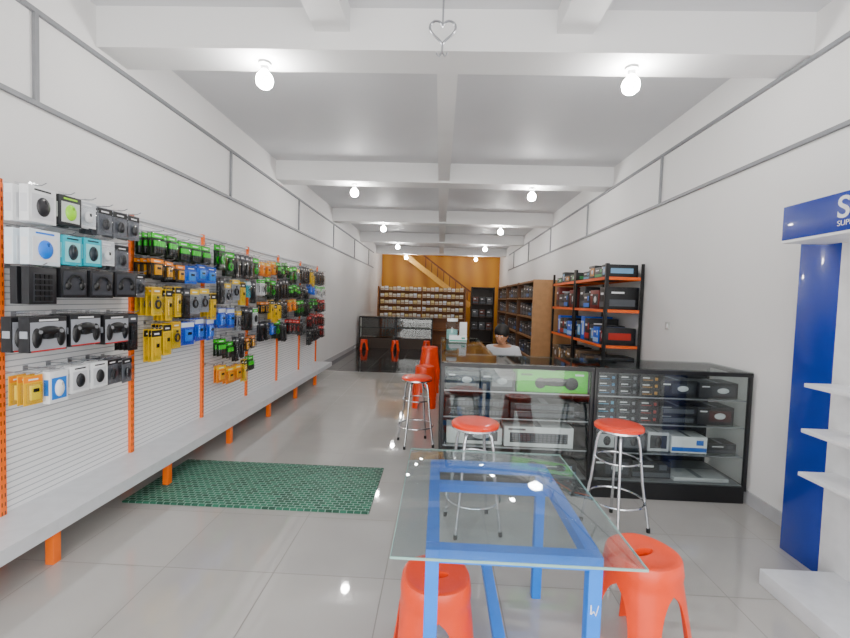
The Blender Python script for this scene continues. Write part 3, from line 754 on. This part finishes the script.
# ------------------------------------------------------------------ person seated behind the counter
SKIN = M('c98f6c', .5, 0, .04); HAIR = M('0b0807', .55); SHIRT = M('cfd1d6', .7); PANTS = M('2b3140', .7)
def skin(verts, edges, radii, mat, root=0, sub=2):
    me = bpy.data.meshes.new('s'); me.from_pydata(verts, edges, []); o = bpy.data.objects.new('s', me); COL.objects.link(o)
    md = o.modifiers.new('k', 'SKIN'); md.use_smooth_shade = True
    for i, r in enumerate(radii):
        v = me.skin_vertices[0].data[i]; v.radius = (r, r) if isinstance(r, (int, float)) else r; v.use_root = (i == root)
    sb = o.modifiers.new('u', 'SUBSURF'); sb.levels = sub; sb.render_levels = sub
    dg = bpy.context.evaluated_depsgraph_get(); m2 = bpy.data.meshes.new_from_object(o.evaluated_get(dg)); bpy.data.objects.remove(o)
    m2.materials.clear(); m2.materials.append(mat)
    return m2
def person():
    t = thing('person', 'person with black hair and pale shirt sitting behind the glass counters', 'person', (.84, 5.55, -.03), R(-16))
    V = [(0, 0, .53), (0, -.03, .66), (0, -.07, .80), (0, -.11, .91), (0, -.15, .985), (0, -.175, 1.04)]
    Rr = [.125, .115, .125, .11, .052, .05]; E = [(0, 1), (1, 2), (2, 3), (3, 4), (4, 5)]
    def add(p, r, fr): V.append(p); Rr.append(r); E.append((fr, len(V)-1)); return len(V)-1
    for s_ in (-1, 1):
        a = add((s_*.1, -.06, .52), .085, 0); a = add((s_*.13, -.42, .54), .06, a); a = add((s_*.13, -.43, .32), .05, a); a = add((s_*.13, -.41, .11), .036, a); a = add((s_*.135, -.53, .065), .032, a)
        a = add((s_*.16, -.12, .92), .058, 3); a = add((s_*.2, -.14, .80), .045, a); a = add((s_*.215, -.2, .70), .038, a); a = add((s_*.16, -.32, .66), .03, a); w = add((s_*.1, -.38, .66), .022, a)
        pm = add((s_*.075, -.43, .66), .026, w)
        for f, (dx, L) in enumerate(((-.026, .06), (-.009, .068), (.009, .064), (.026, .05))):
            b = add((s_*.075+dx, -.46, .664), .0085, pm); b = add((s_*.075+dx*1.1, -.46-L*.5, .66), .008, b); add((s_*.075+dx*1.1, -.46-L*.8, .64), .007, b)
        b = add((s_*.075-s_*.04, -.425, .67), .009, pm); add((s_*.075-s_*.055, -.45, .68), .008, b)
    body = skin(V, E, Rr, SKIN)
    hc = Vector((0, -.20, 1.135)); piv = hc+Vector((0, .02, -.09))
    HM = Matrix.Translation(piv) @ Matrix.Rotation(R(16), 4, 'X') @ Matrix.Rotation(R(-10), 4, 'Z') @ Matrix.Translation(-piv)
    hb = MB(SKIN)
    hb.sph(hc, (.074, .092, .11), 24, 16); hb.sph(hc+Vector((0, -.02, -.06)), (.055, .068, .055), 16, 10)
    hb.sph(hc+Vector((0, -.092, -.018)), (.013, .018, .02), 10, 8); hb.cyl(hc+Vector((0, -.088, .02)), hc+Vector((0, -.1, -.018)), .007, .011, 8)
    for s_ in (-1, 1): hb.sph(hc+Vector((s_*.074, .008, -.01)), (.01, .02, .03), 10, 8)
    for s_ in (-1, 1): hb.sph(hc+Vector((s_*.03, -.082, .016)), (.02, .01, .006), 8, 6)
    hb.sph(hc+Vector((0, -.084, -.052)), (.022, .010, .007), 10, 6)
    hb.xf(HM); hm = hb.mesh('tmp')
    bm = bmesh.new(); bm.from_mesh(body); bm.from_mesh(hm); mb = MB(SKIN); mb.bm.free(); mb.bm = bm
    o = mb.build('body', t)
    rm = o.modifiers.new('fuse', 'REMESH'); rm.mode = 'VOXEL'; rm.voxel_size = .006; rm.use_smooth_shade = True
    e = MB(M('f2f2f2', .3))
    for s_ in (-1, 1): e.m(M('f2f2f2', .3)).sph(hc+Vector((s_*.03, -.086, .004)), (.012, .006, .007), 10, 8); e.m(BLACK).sph(hc+Vector((s_*.03, -.0905, .003)), (.005, .003, .005), 8, 6)
    e.xf(HM).build('eyes', t)
    MB(M('9a5a4a', .5)).sph(hc+Vector((0, -.091, -.052)), (.018, .006, .005), 10, 6).xf(HM).build('mouth', t)
    h = MB(HAIR); h.sph(hc+Vector((0, .014, .036)), (.092, .106, .1), 28, 20); h.sph(hc+Vector((0, .04, -.02)), (.082, .07, .075), 20, 14)
    ho = h.xf(HM).build('hair', t); rh = ho.modifiers.new('fuse', 'REMESH'); rh.mode = 'VOXEL'; rh.voxel_size = .006
    V2 = [(0, 0, .55), (0, -.03, .66), (0, -.07, .80), (0, -.11, .92), (0, -.14, .965)]; R2 = [.15, .14, .147, .128, .068]; E2 = [(0, 1), (1, 2), (2, 3), (3, 4)]
    for s_ in (-1, 1):
        V2 += [(s_*.165, -.12, .925), (s_*.205, -.14, .80), (s_*.21, -.17, .75)]; R2 += [.072, .06, .058]; n = len(V2); E2 += [(3, n-3), (n-3, n-2), (n-2, n-1)]
    link('shirt', skin(V2, E2, R2, SHIRT), t)
    V3 = [(0, 0, .54)]; R3 = [.14]; E3 = []
    for s_ in (-1, 1):
        V3 += [(s_*.1, -.06, .53), (s_*.13, -.42, .55), (s_*.13, -.43, .32), (s_*.13, -.415, .14)]; R3 += [.098, .075, .064, .055]; n = len(V3)
        E3 += [(0, n-4), (n-4, n-3), (n-3, n-2), (n-2, n-1)]
    link('trousers', skin(V3, E3, R3, PANTS), t)
    return t
person()
pstool((.84, 5.57, 0), R(-16), 'red plastic stool under the seated person', s=.84)

# ------------------------------------------------------------------ light
w = bpy.data.worlds.new('world'); SC.world = w; w.use_nodes = True; nt = w.node_tree; bg = nt.nodes['Background']
tc = nt.nodes.new('ShaderNodeTexCoord'); sp = nt.nodes.new('ShaderNodeSeparateXYZ'); rp = nt.nodes.new('ShaderNodeValToRGB')
nt.links.new(tc.outputs['Generated'], sp.inputs[0]); nt.links.new(sp.outputs[2], rp.inputs[0])
rp.color_ramp.elements[0].position = 0; rp.color_ramp.elements[0].color = (.84, .82, .79, 1)
rp.color_ramp.elements[1].position = .6; rp.color_ramp.elements[1].color = (.97, .98, 1, 1)
nt.links.new(rp.outputs[0], bg.inputs[0]); bg.inputs[1].default_value = 5.4
ld = bpy.data.lights.new('shopfront_portal', 'AREA'); ld.shape = 'RECTANGLE'; ld.size = 4.9; ld.size_y = 3.5; ld.cycles.is_portal = True
lo = bpy.data.objects.new('shopfront_portal', ld); COL.objects.link(lo); lo.location = (0, YF, 1.75); lo.rotation_euler = (R(90), 0, 0)

# same label -> same group
cnt = {}
for o in bpy.data.objects:
    if o.parent is None and 'label' in o: cnt.setdefault(o['label'], []).append(o)
for l, os_ in cnt.items():
    if len(os_) > 1:
        for o in os_:
            if 'group' not in o: o['group'] = l
